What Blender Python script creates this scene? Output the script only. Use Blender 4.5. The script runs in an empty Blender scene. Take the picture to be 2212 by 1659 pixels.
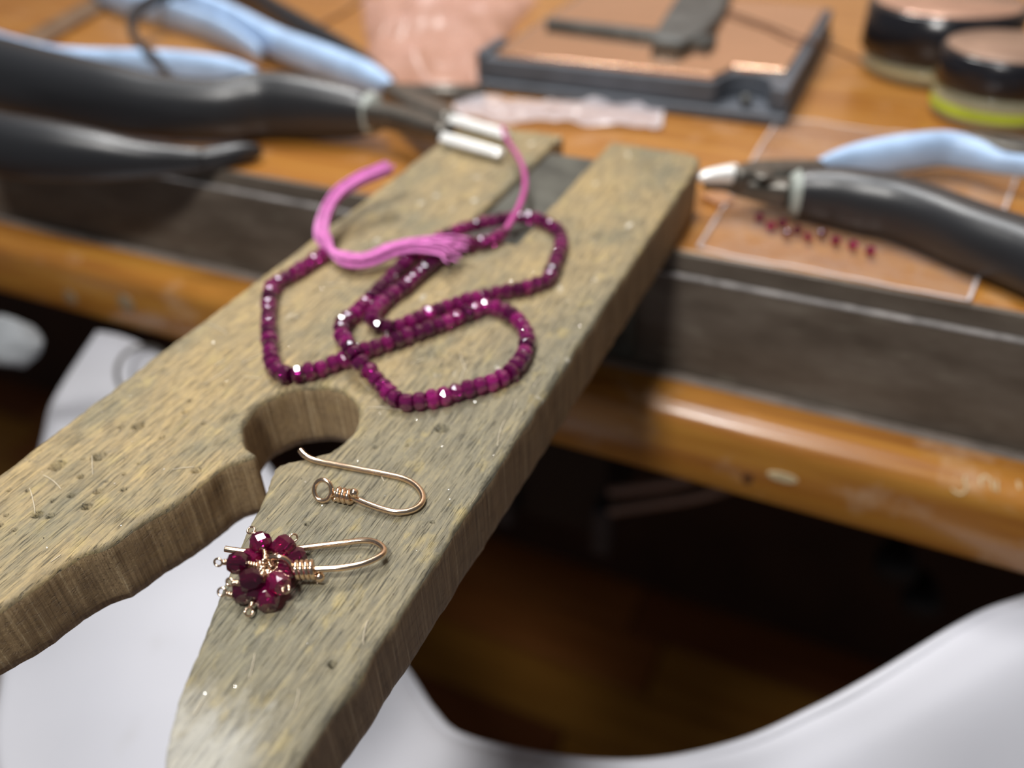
import bpy, bmesh, math, random
import numpy as np
from mathutils import Vector, Matrix, noise as mnoise
from mathutils.geometry import delaunay_2d_cdt
random.seed(7); np.random.seed(7)
SC = bpy.context.scene
COL = SC.collection
ZB = 900.0            # height of the bench pin's top face above the floor, mm; all lengths below are mm

# ------------------------------------------------------------------ camera
def _cal():
    c = np.array([1106, 829.5]); v1 = np.array([2132, -580.]); v2 = np.array([-3650, -380.])
    f = math.sqrt(-np.dot(v1-c, v2-c))
    ray = lambda p: np.array([p[0]-c[0], -(p[1]-c[1]), -f])
    y = ray(v1); y /= np.linalg.norm(y); x = -ray(v2); x /= np.linalg.norm(x)
    return f, np.array([x, y, np.cross(x, y)])
FPX, RN = _cal()
CAM = np.array([79.5, 0.0, 89.0])
def on(px, py, z=0.0):
    """point of the photograph at height z (mm above the pin's top)"""
    d = RN @ np.array([px-1106, -(py-829.5), -FPX])
    return CAM + d*((z-CAM[2])/d[2])
def ony(px, py, y):
    d = RN @ np.array([px-1106, -(py-829.5), -FPX])
    return CAM + d*((y-CAM[1])/d[1])
def W(p): return Vector((p[0]/1000, p[1]/1000, (p[2]+ZB)/1000))

cam = bpy.data.cameras.new('camera'); camo = bpy.data.objects.new('camera', cam); COL.objects.link(camo)
cam.sensor_width = 36; cam.lens = 36*FPX/2212; cam.clip_start = 0.004; cam.clip_end = 60
m4 = Matrix([[*RN[i], 0] for i in range(3)] + [[0, 0, 0, 1]]); m4.translation = W(CAM)
camo.matrix_world = m4
cam.dof.use_dof = True; cam.dof.focus_distance = 0.1185; cam.dof.aperture_fstop = cam.lens/3.1
cam.dof.aperture_blades = 0
SC.camera = camo

# ------------------------------------------------------------------ world, lamps, exposure
wd = bpy.data.worlds.new('room_light'); SC.world = wd; wd.use_nodes = True
bg = wd.node_tree.nodes['Background']; bg.inputs[0].default_value = (0.93, 0.95, 1.0, 1); bg.inputs[1].default_value = 0.12
def area(name, loc, target, size, power, col=(1, 1, 1)):
    l = bpy.data.lights.new(name, 'AREA'); l.shape = 'DISK'; l.size = size/1000; l.energy = power; l.color = col
    o = bpy.data.objects.new(name, l); COL.objects.link(o); o.location = W(loc)
    o.rotation_euler = (W(target)-W(loc)).to_track_quat('-Z', 'Y').to_euler(); return o
area('bench_lamp_light', (-230, 400, 600), (-20, 190, 0), 130, 3.8, (1.0, 0.98, 0.95))
area('front_lamp_light', (0, -110, 385), (0, 120, 0), 75, 2.4, (1.0, 0.97, 0.93))
area('ceiling_light', (-150, 350, 1400), (0, 900, 300), 500, 13.0, (0.95, 0.97, 1.0))
vs = SC.view_settings; vs.view_transform = 'Standard'; vs.look = 'None'; vs.gamma = 1.0; vs.exposure = -0.2; vs.use_curve_mapping = False

# ------------------------------------------------------------------ helpers
ORG = {}
def tag(o, label=None, cat=None, group=None, kind=None):
    if label: o['label'] = label
    if cat: o['category'] = cat
    if group: o['group'] = group
    if kind: o['kind'] = kind
    return o
def empty(name, loc, label=None, cat=None, group=None, kind=None):
    o = bpy.data.objects.new(name, None); COL.objects.link(o); o.location = W(loc); o.empty_display_size = 0.005
    ORG[o.name] = np.array(loc, float)
    return tag(o, label, cat, group, kind)
def cr(pts, n=8, closed=False):
    """Catmull-Rom through rows of numbers"""
    P = np.array(pts, float); out = []; N = len(P)
    rng = range(N) if closed else range(N-1)
    for i in rng:
        if closed: a, b, c, d = P[(i-1) % N], P[i], P[(i+1) % N], P[(i+2) % N]
        else: a, b, c, d = P[max(i-1, 0)], P[i], P[i+1], P[min(i+2, N-1)]
        for k in range(n):
            t = k/n
            out.append(0.5*((2*b)+(c-a)*t+(2*a-5*b+4*c-d)*t*t+(3*b-a-3*c+d)*t**3))
    if not closed: out.append(P[-1])
    return np.array(out)
def resample(P, step):
    d = np.r_[0, np.cumsum(np.linalg.norm(np.diff(P[:, :3], axis=0), axis=1))]
    n = max(2, int(round(d[-1]/step))+1); s = np.linspace(0, d[-1], n)
    return np.stack([np.interp(s, d, P[:, k]) for k in range(P.shape[1])], 1)
class MB:
    def __init__(s): s.v = []; s.f = []; s.sm = []
    def add(s, vs_, fs, smooth=True):
        o = len(s.v); s.v += [tuple(map(float, p)) for p in vs_]
        for f in fs: s.f.append(tuple(i+o for i in f)); s.sm.append(smooth)
        return s
    def box(s, lo, hi, smooth=False):
        x0, y0, z0 = lo; x1, y1, z1 = hi
        return s.add([(x0,y0,z0),(x1,y0,z0),(x1,y1,z0),(x0,y1,z0),(x0,y0,z1),(x1,y0,z1),(x1,y1,z1),(x0,y1,z1)],
              [(3,2,1,0),(4,5,6,7),(0,1,5,4),(1,2,6,5),(2,3,7,6),(3,0,4,7)], smooth)
    def loft(s, path, hw, hh, n=16, power=2.0, closed=False, up=(0, 0, 1), cap=True, smooth=True, rot=0.0):
        P = np.array(path, float); N = len(P); hw = np.broadcast_to(hw, N); hh = np.broadcast_to(hh, N)
        up = np.array(up, float); rings = []; prev = None
        for i in range(N):
            if closed: t = P[(i+1) % N]-P[i-1]
            else: t = P[min(i+1, N-1)]-P[max(i-1, 0)]
            t /= (np.linalg.norm(t)+1e-12)
            if prev is None or up is not None and abs(np.dot(t, up)) < 0.9:
                sd = np.cross(t, up)
                if np.linalg.norm(sd) < 1e-3: sd = np.cross(t, np.array([0.3, 1, 0.2]))
                if prev is not None and np.dot(sd, prev) < 0: sd = -sd
            else: sd = prev-t*np.dot(prev, t)
            sd /= np.linalg.norm(sd); prev = sd; u = np.cross(sd, t)
            r = []
            for k in range(n):
                a = 2*math.pi*k/n+math.pi/n; ca, sa = math.cos(a), math.sin(a)
                ca = math.copysign(abs(ca)**(2/power), ca); sa = math.copysign(abs(sa)**(2/power), sa)
                if rot: ca, sa = ca*math.cos(rot)-sa*math.sin(rot), ca*math.sin(rot)+sa*math.cos(rot)
                r.append(P[i]+sd*ca*hw[i]+u*sa*hh[i])
            rings.append(r)
        vv = [q for r in rings for q in r]; ff = []
        for i in range(N if closed else N-1):
            j = (i+1) % N
            for k in range(n):
                k2 = (k+1) % n; ff.append((i*n+k, j*n+k, j*n+k2, i*n+k2))
        if cap and not closed:
            ff.append(tuple(range(n))); ff.append(tuple((N-1)*n+k for k in range(n-1, -1, -1)))
        return s.add(vv, ff, smooth)
    def tube(s, path, r, n=8, closed=False, cap=True): return s.loft(path, r, r, n, 2.0, closed, cap=cap)
    def ball(s, c, r, nu=14, nv=9):
        c = np.array(c, float); vv = [c+[0, 0, r]]; ff = []
        for j in range(1, nv):
            for k in range(nu):
                a = math.pi*j/nv; b = 2*math.pi*k/nu
                vv.append(c+r*np.array([math.sin(a)*math.cos(b), math.sin(a)*math.sin(b), math.cos(a)]))
        vv.append(c-[0, 0, r]); L = len(vv)-1
        for k in range(nu):
            k2 = (k+1) % nu; ff.append((0, 1+k, 1+k2)); ff.append((L, L-nu+k2, L-nu+k))
            for j in range(nv-2): ff.append((1+j*nu+k, 1+(j+1)*nu+k, 1+(j+1)*nu+k2, 1+j*nu+k2))
        return s.add(vv, ff)
    def prism(s, poly, z0, z1, smooth=False):
        n = len(poly)
        vv = [(p[0], p[1], z0) for p in poly]+[(p[0], p[1], z1) for p in poly]
        ff = [tuple(range(n-1, -1, -1)), tuple(range(n, 2*n))]+[(k, (k+1) % n, n+(k+1) % n, n+k) for k in range(n)]
        return s.add(vv, ff, smooth)
    def lathe(s, c, prof, n=40, smooth=True):
        c = np.array(c, float); m = len(prof); vv = []
        for r, z in prof:
            for k in range(n):
                a = 2*math.pi*k/n; vv.append(c+[r*math.cos(a), r*math.sin(a), z])
        ff = []
        for i in range(m-1):
            for k in range(n):
                k2 = (k+1) % n; ff.append((i*n+k, i*n+k2, (i+1)*n+k2, (i+1)*n+k))
        ff.append(tuple(range(n-1, -1, -1))); ff.append(tuple((m-1)*n+k for k in range(n)))
        return s.add(vv, ff, smooth)
    def grid(s, rows, smooth=True):
        nr, nc = len(rows), len(rows[0]); vv = [p for r in rows for p in r]
        ff = [(i*nc+k, i*nc+k+1, (i+1)*nc+k+1, (i+1)*nc+k) for i in range(nr-1) for k in range(nc-1)]
        return s.add(vv, ff, smooth)
    def build(s, name, mat, parent=None, bevel=0, seg=2, solid=0, auto=None):
        me = bpy.data.meshes.new(name)
        if parent is not None: o0 = ORG[parent.name]
        else:
            a = np.array(s.v); o0 = np.array([(a[:, 0].min()+a[:, 0].max())/2, (a[:, 1].min()+a[:, 1].max())/2, a[:, 2].min()])
        me.from_pydata([((x-o0[0])/1000, (y-o0[1])/1000, (z-o0[2])/1000) for x, y, z in s.v], [], s.f)
        me.polygons.foreach_set('use_smooth', s.sm); me.materials.append(mat); me.update()
        bm = bmesh.new(); bm.from_mesh(me); bmesh.ops.recalc_face_normals(bm, faces=bm.faces); bm.to_mesh(me); bm.free()
        o = bpy.data.objects.new(name, me); COL.objects.link(o)
        if parent is not None: o.parent = parent
        else: o.location = W(o0)
        ORG[o.name] = o0
        if solid:
            md = o.modifiers.new('solid', 'SOLIDIFY'); md.thickness = solid/1000; md.offset = 0
        if bevel:
            md = o.modifiers.new('bevel', 'BEVEL'); md.width = bevel/1000; md.segments = seg; md.limit_method = 'ANGLE'; md.angle_limit = 0.6
            for p in me.polygons: p.use_smooth = True
            wn = o.modifiers.new('wn', 'WEIGHTED_NORMAL'); wn.keep_sharp = False
        return o

# ------------------------------------------------------------------ materials
class NT:
    def __init__(s, name):
        s.m = bpy.data.materials.new(name); s.m.use_nodes = True; s.t = s.m.node_tree; s.b = s.t.nodes['Principled BSDF']
        s.co = None
    def n(s, typ, **kw):
        x = s.t.nodes.new(typ)
        for k, v in kw.items(): setattr(x, k, v)
        return x
    def l(s, a, b): s.t.links.new(a, b)
    def set(s, **kw):
        for k, v in kw.items():
            i = s.b.inputs[k.replace('_', ' ')]
            i.default_value = (*v, 1) if isinstance(v, tuple) and len(v) == 3 else v
        return s
    def coord(s, scale=(1, 1, 1), loc=(0, 0, 0), rot=(0, 0, 0)):
        """object coordinates in millimetres times scale"""
        if s.co is None: s.co = s.n('ShaderNodeTexCoord')
        mp = s.n('ShaderNodeMapping'); mp.inputs['Scale'].default_value = tuple(1000*k for k in scale)
        mp.inputs['Location'].default_value = loc; mp.inputs['Rotation'].default_value = rot
        s.l(s.co.outputs['Object'], mp.inputs['Vector']); return mp.outputs['Vector']
    def noise(s, vec, scale=1, detail=4, rough=0.55, dist=0):
        x = s.n('ShaderNodeTexNoise'); x.inputs['Scale'].default_value = scale; x.inputs['Detail'].default_value = detail
        x.inputs['Roughness'].default_value = rough; x.inputs['Distortion'].default_value = dist
        s.l(vec, x.inputs['Vector']); return x.outputs['Fac']
    def ramp(s, fac, stops):
        r = s.n('ShaderNodeValToRGB'); e = r.color_ramp.elements
        while len(e) < len(stops): e.new(0.5)
        for k, (p, c) in enumerate(stops): e[k].position = p; e[k].color = (*c, 1) if len(c) == 3 else c
        s.l(fac, r.inputs[0]); return r.outputs[0]
    def mix(s, fac, a, b, mode='MIX'):
        x = s.n('ShaderNodeMix', data_type='RGBA', blend_type=mode)
        for i, v in ((0, fac), (6, a), (7, b)):
            if hasattr(v, 'is_linked'): s.l(v, x.inputs[i])
            elif i == 0: x.inputs[0].default_value = v
            else: x.inputs[i].default_value = (*v, 1)
        return x.outputs[2]
    def math(s, op, a, b=0.0, clamp=False):
        x = s.n('ShaderNodeMath', operation=op, use_clamp=clamp)
        for i, v in ((0, a), (1, b)):
            if hasattr(v, 'is_linked'): s.l(v, x.inputs[i])
            else: x.inputs[i].default_value = v
        return x.outputs[0]
    def bump(s, h, dist=0.1, strength=1.0):
        x = s.n('ShaderNodeBump'); x.inputs['Distance'].default_value = dist/1000; x.inputs['Strength'].default_value = strength
        s.l(h, x.inputs['Height']); s.l(x.outputs[0], s.b.inputs['Normal'])
    def color(s, c): s.l(c, s.b.inputs['Base Color']); return s
    def g(s, a): # grey ramp shortcut -> white/black
        return ((0, 0, 0), (1, 1, 1))[a]
def simple(name, col, rough=0.5, metal=0.0, nscale=0.5, var=0.25, bump=0.0, **kw):
    n = NT(name); v = n.coord((nscale,)*3); f = n.noise(v, 1, 5)
    n.color(n.ramp(f, [(0.3, tuple(c*(1-var) for c in col)), (0.7, tuple(min(1, c*(1+var)) for c in col))]))
    n.set(Roughness=rough, Metallic=metal, **kw)
    if bump: n.bump(f, bump)
    return n.m
def varnish(name, dark, mid, light, axis=0, rough=0.32, worn=0.25, pale=(0.55, 0.42, 0.30)):
    n = NT(name); sc = [0.16, 0.16, 0.16]; sc[axis] = 0.012
    f = n.noise(n.coord(tuple(sc)), 1, 6, 0.6, 0.6); c = n.ramp(f, [(0.30, dark), (0.5, mid), (0.72, light)])
    fine = [1.2, 1.2, 1.2]; fine[axis] = 0.05
    f2 = n.noise(n.coord(tuple(fine)), 1, 3); c = n.mix(n.math('MULTIPLY', f2, 0.35), c, dark, 'MIX')
    w = n.noise(n.coord((0.05, 0.05, 0.05)), 1, 6, 0.65)
    wm = n.ramp(w, [(0.56, (0, 0, 0)), (0.70, (1, 1, 1))])
    wf = n.n('ShaderNodeRGBToBW'); n.l(wm, wf.inputs[0])
    c = n.mix(n.math('MULTIPLY', wf.outputs[0], worn), c, pale)
    n.color(c).set(Roughness=rough, Coat_Weight=0.35, Coat_Roughness=0.22)
    rr = n.math('ADD', n.math('MULTIPLY', wf.outputs[0], 0.25), rough); n.l(rr, n.b.inputs['Roughness'])
    n.bump(f2, 0.12, 0.5); return n.m

M = {}
def pin_wood(flank=False):
    n = NT('sawn_pin_flank' if flank else 'weathered_pin_wood')
    # broad tone: tan with grey-green bruising
    big = n.noise(n.coord((0.055, 0.03, 0.055)), 1, 4, 0.6)
    base = n.ramp(big, [(0.35, (0.205, 0.182, 0.118)), (0.52, (0.31, 0.24, 0.130)), (0.68, (0.37, 0.275, 0.132))])
    xyz = n.n('ShaderNodeSeparateXYZ'); n.l(n.coord((1, 1, 1)), xyz.inputs[0])
    X, Y, Z = xyz.outputs
    # the right prong is handled grey, the rest stays tan
    gp = n.math('ADD', n.math('MULTIPLY', X, 0.055), n.math('MULTIPLY', n.math('SUBTRACT', 112.0, Y), 0.022))
    gp = n.math('ADD', n.math('SUBTRACT', gp, 0.75), n.math('MULTIPLY', n.math('SUBTRACT', big, 0.5), 3.0), True)
    gp = n.math('MULTIPLY', gp, n.math('MULTIPLY', n.math('ADD', X, 3.0), 0.2, True), True)
    base = n.mix(n.math('MULTIPLY', gp, 0.8), base, (0.168, 0.160, 0.118))
    # long grain
    gr = n.noise(n.coord((1.7, 0.10, 0.8)), 1, 8, 0.72, 0.4)
    c = n.mix(0.85, base, n.ramp(gr, [(0.32, (0.40, 0.39, 0.36)), (0.50, (0.97, 0.96, 0.93)), (0.68, (1.5, 1.42, 1.2))]), 'MULTIPLY')
    # blotchy dirt
    bl = n.noise(n.coord((0.7, 0.45, 0.5), (7, 3, 1)), 1, 8, 0.75)
    c = n.mix(n.math('MULTIPLY', n.math('SUBTRACT', bl, 0.47, True), 2.2, True), c, (0.105, 0.103, 0.088))
    # dark pores, short streaks along the grain
    po = n.noise(n.coord((4.6, 0.20, 2.0), (3, 9, 4)), 1, 4, 0.6)
    pf = n.math('MULTIPLY', n.math('SUBTRACT', po, 0.565, True), 9.0, True)
    c = n.mix(n.math('MULTIPLY', pf, 0.8), c, (0.045, 0.042, 0.036))
    # pale fibres and crossing scratches
    sc = n.noise(n.coord((3.0, 0.22, 1.5), (11, 2, 5), (0, 0, 0.5)), 1, 2, 0.5)
    sf = n.math('MULTIPLY', n.math('SUBTRACT', sc, 0.66, True), 8.0, True)
    c = n.mix(n.math('MULTIPLY', sf, 0.55), c, (0.50, 0.42, 0.28))
    yl = n.noise(n.coord((0.30, 0.16, 0.3), (21, 4, 8)), 1, 5, 0.6)
    c = n.mix(n.math('MULTIPLY', n.math('SUBTRACT', yl, 0.56, True), 3.0, True), c, (0.42, 0.33, 0.13))
    # waxy pale spots behind the sawing hole, pale bloom on the tip of the right prong
    wx = n.noise(n.coord((0.22, 0.15, 0.2), (2, 31, 6)), 1, 3, 0.5)
    wf = n.math('MULTIPLY', n.math('SUBTRACT', wx, 0.665, True), 14.0, True)
    wf = n.math('MULTIPLY', wf, n.math('MULTIPLY', n.math('SUBTRACT', Y, 95.0), 0.1, True))
    c = n.mix(n.math('MULTIPLY', wf, 0.75), c, (0.72, 0.69, 0.60))
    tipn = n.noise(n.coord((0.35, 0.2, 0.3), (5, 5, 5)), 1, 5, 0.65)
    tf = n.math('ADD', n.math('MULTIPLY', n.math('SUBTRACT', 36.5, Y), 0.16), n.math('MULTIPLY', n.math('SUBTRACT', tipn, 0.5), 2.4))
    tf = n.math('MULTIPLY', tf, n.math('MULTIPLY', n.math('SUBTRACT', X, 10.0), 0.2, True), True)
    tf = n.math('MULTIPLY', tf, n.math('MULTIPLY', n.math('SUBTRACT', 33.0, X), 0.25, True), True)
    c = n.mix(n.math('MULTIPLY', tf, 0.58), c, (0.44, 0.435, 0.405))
    # sawn flanks: upright saw strokes, browner
    st = n.noise(n.coord((2.0, 2.0, 0.035), (4, 4, 0)), 1, 6, 0.75)
    sidec = n.ramp(st, [(0.32, (0.15, 0.093, 0.048)), (0.50, (0.37, 0.25, 0.135)), (0.58, (0.46, 0.325, 0.18)), (0.66, (0.72, 0.58, 0.37))])
    sidec = n.mix(0.3, sidec, c)
    n.color(sidec if flank else c)
    rg = n.math('SUBTRACT', 0.62, n.math('MULTIPLY', wf, 0.25)); n.l(rg, n.b.inputs['Roughness'])
    n.set(Specular_IOR_Level=0.4)
    hh = n.math('ADD', n.math('MULTIPLY', gr, 0.6), n.math('SUBTRACT', n.math('MULTIPLY', sf, 0.3), n.math('MULTIPLY', pf, 0.8)))
    hh = n.math('ADD', hh, n.math('MULTIPLY', bl, 1.2))
    n.bump(hh, 0.22, 0.8)
    return n.m
M['pin'] = pin_wood(); M['pin_flank'] = pin_wood(True)
M['plate'] = simple('dull_lead_grey_metal', (0.066, 0.066, 0.054), 0.6, 0.2, 0.12, 0.45, 0.2)
M['bench_top'] = varnish('varnished_orange_wood', (0.25, 0.092, 0.016), (0.36, 0.150, 0.026), (0.45, 0.22, 0.045), 0, 0.30, 0.15)
M['rail'] = varnish('varnished_rail_wood', (0.24, 0.082, 0.013), (0.38, 0.16, 0.024), (0.50, 0.25, 0.04), 0, 0.3, 0.35)
def apron():
    n = NT('grey_brown_apron_board')
    f = n.noise(n.coord((0.03, 0.2, 0.10)), 1, 6, 0.65); f2 = n.noise(n.coord((0.08, 0.2, 0.4)), 1, 6)
    c = n.ramp(f, [(0.3, (0.060, 0.045, 0.033)), (0.5, (0.105, 0.083, 0.064)), (0.7, (0.15, 0.125, 0.10))])
    c = n.mix(n.math('MULTIPLY', n.math('SUBTRACT', f2, 0.58, True), 4, True), c, (0.20, 0.18, 0.14))
    n.color(c).set(Roughness=0.55); n.bump(f2, 0.2, 0.5); return n.m
M['apron'] = apron()
M['dust'] = simple('dusty_pale_ledge', (0.30, 0.28, 0.27), 0.6, 0, 0.2, 0.5)
def floorwood(k, a, b):
    n = NT('dark_floor_plank_%s' % k)
    f = n.noise(n.coord((0.004, 0.05, 0.05), (k*3, k, 0)), 1, 6, 0.6)
    n.color(n.ramp(f, [(0.3, a), (0.7, b)])).set(Roughness=0.42); return n.m
M['floor'] = [floorwood(0, (0.26, 0.085, 0.02), (0.42, 0.16, 0.04)), floorwood(1, (0.32, 0.13, 0.02), (0.52, 0.25, 0.045)), floorwood(2, (0.16, 0.05, 0.016), (0.30, 0.105, 0.03))]
def cloth():
    n = NT('white_cotton_cloth')
    f = n.noise(n.coord((0.008, 0.008, 0.008)), 1, 4); w = n.noise(n.coord((2, 2, 2)), 1, 2)
    c = n.ramp(f, [(0.3, (0.52, 0.525, 0.575)), (0.7, (0.58, 0.58, 0.62))])
    d = n.noise(n.coord((0.03, 0.03, 0.03), (9, 1, 3)), 1, 3)
    c = n.mix(n.math('MULTIPLY', n.math('SUBTRACT', d, 0.66, True), 4, True), c, (0.45, 0.44, 0.44))
    n.color(c).set(Roughness=0.85, Sheen_Weight=0.2); n.bump(w, 0.2, 0.4); return n.m
M['cloth'] = cloth()
M['rubber'] = simple('black_rubber_grip', (0.017, 0.018, 0.021), 0.36, 0, 3.0, 0.25, 0.04, Specular_IOR_Level=0.75)
M['blue'] = simple('light_blue_grip', (0.40, 0.56, 0.80), 0.42, 0, 0.08, 0.18)
M['collar'] = simple('grey_green_collar', (0.33, 0.36, 0.33), 0.4, 0, 0.5, 0.1)
M['dark_steel'] = simple('dark_tool_steel', (0.13, 0.122, 0.108), 0.38, 0.7, 0.4, 0.35)
M['bright_steel'] = simple('bright_polished_steel', (0.86, 0.87, 0.9), 0.22, 1.0, 0.4, 0.06)
M['white_steel'] = simple('reflection_white_jaw_steel', (0.90, 0.90, 0.88), 0.38, 0.35, 0.4, 0.06)  # bright reflection on the jaws painted in as near-white, less metallic colour
M['blackplastic'] = simple('black_plastic', (0.045, 0.05, 0.058), 0.5, 0, 0.3, 0.2)
M['blockbase'] = simple('slate_black_base', (0.080, 0.090, 0.108), 0.55, 0, 0.08, 0.2)
M['copper'] = simple('copper_and_reflection_tint', (0.93, 0.66, 0.48), 0.16, 1.0, 0.02, 0.06)  # scrap is copper; on the plate it paints in a warm mirror reflection
M['darkgrey'] = simple('dull_dark_grey', (0.085, 0.088, 0.085), 0.55, 0.3, 0.08, 0.4)
def film(name, tint, alpha, rough=0.12, bump=0.6, sc=0.12):
    n = NT(name); f = n.noise(n.coord((sc,)*3), 1, 5, 0.6, 0.8)
    n.set(Base_Color=tint, Roughness=rough, Specular_IOR_Level=0.7)
    a = n.math('ADD', n.math('MULTIPLY', n.math('SUBTRACT', f, 0.5), 0.35), alpha, True); n.l(a, n.b.inputs['Alpha'])
    n.bump(f, bump, 0.8); return n.m
M['film'] = film('clear_plastic_film', (0.55, 0.50, 0.50), 0.14)
M['film_pale'] = film('pale_crumpled_film', (0.74, 0.68, 0.72), 0.48, 0.2, 1.0, .08)
M['film_pink'] = film('pinkish_crumpled_film', (0.66, 0.40, 0.34), 0.50, 0.34, 0.8, 0.03)
M['film_edge'] = film('pale_plastic_seam', (0.80, 0.76, 0.78), 0.40, 0.25)
def gem(name, col, tw):
    n = NT(name); oi = n.n('ShaderNodeObjectInfo')
    c = n.ramp(oi.outputs['Random'], [(0.0, tuple(k*0.32 for k in col)), (0.6, col), (1.0, tuple(min(1, k*1.5) for k in col))])
    n.color(c).set(Roughness=0.015, IOR=1.76, Transmission_Weight=tw, Coat_Weight=0.3, Coat_Roughness=0.02); return n.m
M['garnet'] = gem('purple_red_garnet', (0.34, 0.012, 0.19), 0.75)
M['garnet_dark'] = gem('deep_red_garnet', (0.36, 0.008, 0.11), 0.85)
M['gold'] = simple('rose_gold_wire', (0.82, 0.62, 0.45), 0.17, 1.0, 0.4, 0.05)
M['pink'] = simple('pink_thread', (0.60, 0.155, 0.46), 0.75, 0, 0.6, 0.2, 0, Sheen_Weight=0.4)
M['magenta'] = simple('magenta_thread', (0.38, 0.055, 0.22), 0.7, 0, 0.6, 0.2)
M['glass'] = None
n_ = NT('jar_glass'); n_.set(Base_Color=(0.80, 0.78, 0.55), Roughness=0.05, Alpha=0.35); M['glass'] = n_.m
M['oil'] = simple('oily_yellow_contents', (0.42, 0.27, 0.06), 0.3, 0, 0.02, 0.1)
M['label_green'] = simple('yellow_green_label', (0.44, 0.56, 0.03), 0.5, 0, 0.05, 0.15)
M['jarblack'] = simple('glossy_black_lid', (0.010, 0.010, 0.013), 0.22, 0, 0.3, 0.1)
M['lidtop'] = simple('copper_brown_lid_top', (0.34, 0.22, 0.16), 0.35, 0.3, 0.04, 0.3)
M['lidpink'] = simple('pink_copper_lid_top', (0.85, 0.60, 0.50), 0.2, 0.9, 0.04, 0.2)
M['filings'] = simple('bright_metal_filings', (0.9, 0.88, 0.84), 0.25, 1.0, 1, 0.05)
M['wall'] = simple('warm_plaster_wall', (0.80, 0.60, 0.45), 0.8, 0, 0.004, 0.06)
M['greycloth'] = simple('light_grey_cloth', (0.27, 0.285, 0.30), 0.8, 0, 0.05, 0.3)
M['deepblack'] = simple('matt_black_casing', (0.008, 0.009, 0.011), 0.6, 0, 0.1, 0.2)
M['bluegrey'] = simple('dark_blue_grey_clip', (0.035, 0.045, 0.06), 0.5, 0, 0.1, 0.2)
M['cord'] = simple('pale_cord', (0.42, 0.30, 0.25), 0.6, 0, 0.1, 0.2)
M['knot'] = simple('dark_wood_knot', (0.12, 0.045, 0.012), 0.5, 0, 0.3, 0.3)
M['patch'] = simple('bare_worn_wood', (0.50, 0.40, 0.24), 0.7, 0, 0.3, 0.25)
M['plug'] = simple('greyed_wood_plug', (0.20, 0.145, 0.085), 0.6, 0, 0.3, 0.35)
M['panel'] = simple('painted_shade_panel', (0.035, 0.014, 0.007), 0.6, 0, 0.01, 0.3)  # near-black colour paints the shade under the bench
M['raildust'] = simple('grey_dust_on_rail', (0.20, 0.165, 0.14), 0.7, 0, 0.06, 0.5)
M['fibre'] = simple('pale_fibre', (0.62, 0.55, 0.42), 0.7, 0, 0.5, 0.2)
M['wire'] = simple('thin_dark_wire', (0.16, 0.09, 0.06), 0.4, 0.5, 0.3, 0.2)
M['tooth'] = simple('brown_steel_file', (0.23, 0.15, 0.095), 0.45, 0.5, 0.1, 0.3)

# ================================================================== THE SETTING
mb = MB().box((-2200, -1500, -940), (2200, 2300, -919)); fl = mb.build('floor', M['floor'][0]); tag(fl, 'dark reddish brown wooden plank floor below the bench', kind='structure')
for k in range(-22, 30):
    y0 = k*88.0
    if y0 < -700 or y0 > 2250: continue
    off = random.uniform(-700, 700); xs = [-2200, off-700, off+500, 2200]
    for a, b in zip(xs[:-1], xs[1:]):
        z = -900+random.uniform(-0.8, 0.0)
        MB().box((a+1.2, y0+1.2, -918.8), (b-1.2, y0+86.8, z)).build('floor_plank', random.choice(M['floor']), fl, bevel=1.2, seg=1)
w = MB().box((-2200, 905, -899), (2200, 960, 1700)).build('wall_back', M['wall']); tag(w, 'warm plaster wall behind the bench', kind='structure')

# ================================================================== WORKBENCH
BT = -16.0
wb = empty('workbench', (0, 190, -900), 'orange varnished wooden workbench with grey apron and rounded front rail', 'workbench')
MB().box((-1600, 192.2, -44), (900, 800, BT)).build('bench_top', M['bench_top'], wb, bevel=0.8)
MB().box((-1600, 190.4, -22.0), (900, 192.1, BT-0.1)).build('edge_strip', M['apron'], wb, bevel=0.5)
MB().box((-1600, 188.9, -22.6), (900, 191.9, -22.05)).build('dusty_ledge', M['dust'], wb)
MB().box((-1600, 189.2, -77.3), (900, 192.1, -22.7)).build('apron_board', M['apron'], wb)
MB().box((-1600, 770, -880), (900, 800, -44.2)).build('shade_panel', M['panel'], wb)  # added near-black sheet, painted shade for the dark space under the bench
MB().box((-1600, 192.3, -60), (900, 215, -44.2)).build('under_frame', M['apron'], wb)
# rail: rounded top-front edge
prof = [(189.0, -53.4), (184.5, -53.2)]
for k in range(0, 9):
    a = math.radians(90+k*90/8); prof.append((178.6+6.2*math.cos(a), -59.8+6.4*math.sin(a)))
prof += [(172.2, -66), (172.2, -76.3), (173.2, -77.6), (189.0, -77.6)]
rows = []
for x in np.linspace(-1600, 900, 61): rows.append([(x, p[0]+0.25*mnoise.noise((x*.02, p[1]*.1, 3)), p[1]+0.3*mnoise.noise((x*.02, p[0]*.1, 7))) for p in prof])
mb = MB().grid(rows); nn = len(prof)
mb.f.append(tuple(range(nn))); mb.sm.append(False); mb.f.append(tuple(range(60*nn+nn-1, 60*nn-1, -1))); mb.sm.append(False)
rail = mb.build('front_rail', M['rail'], wb)
MB().box((-1599, 185.4, -53.5), (899, 188.8, -52.8)).build('dust_layer', M['raildust'], rail, bevel=0.2, seg=1)
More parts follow.
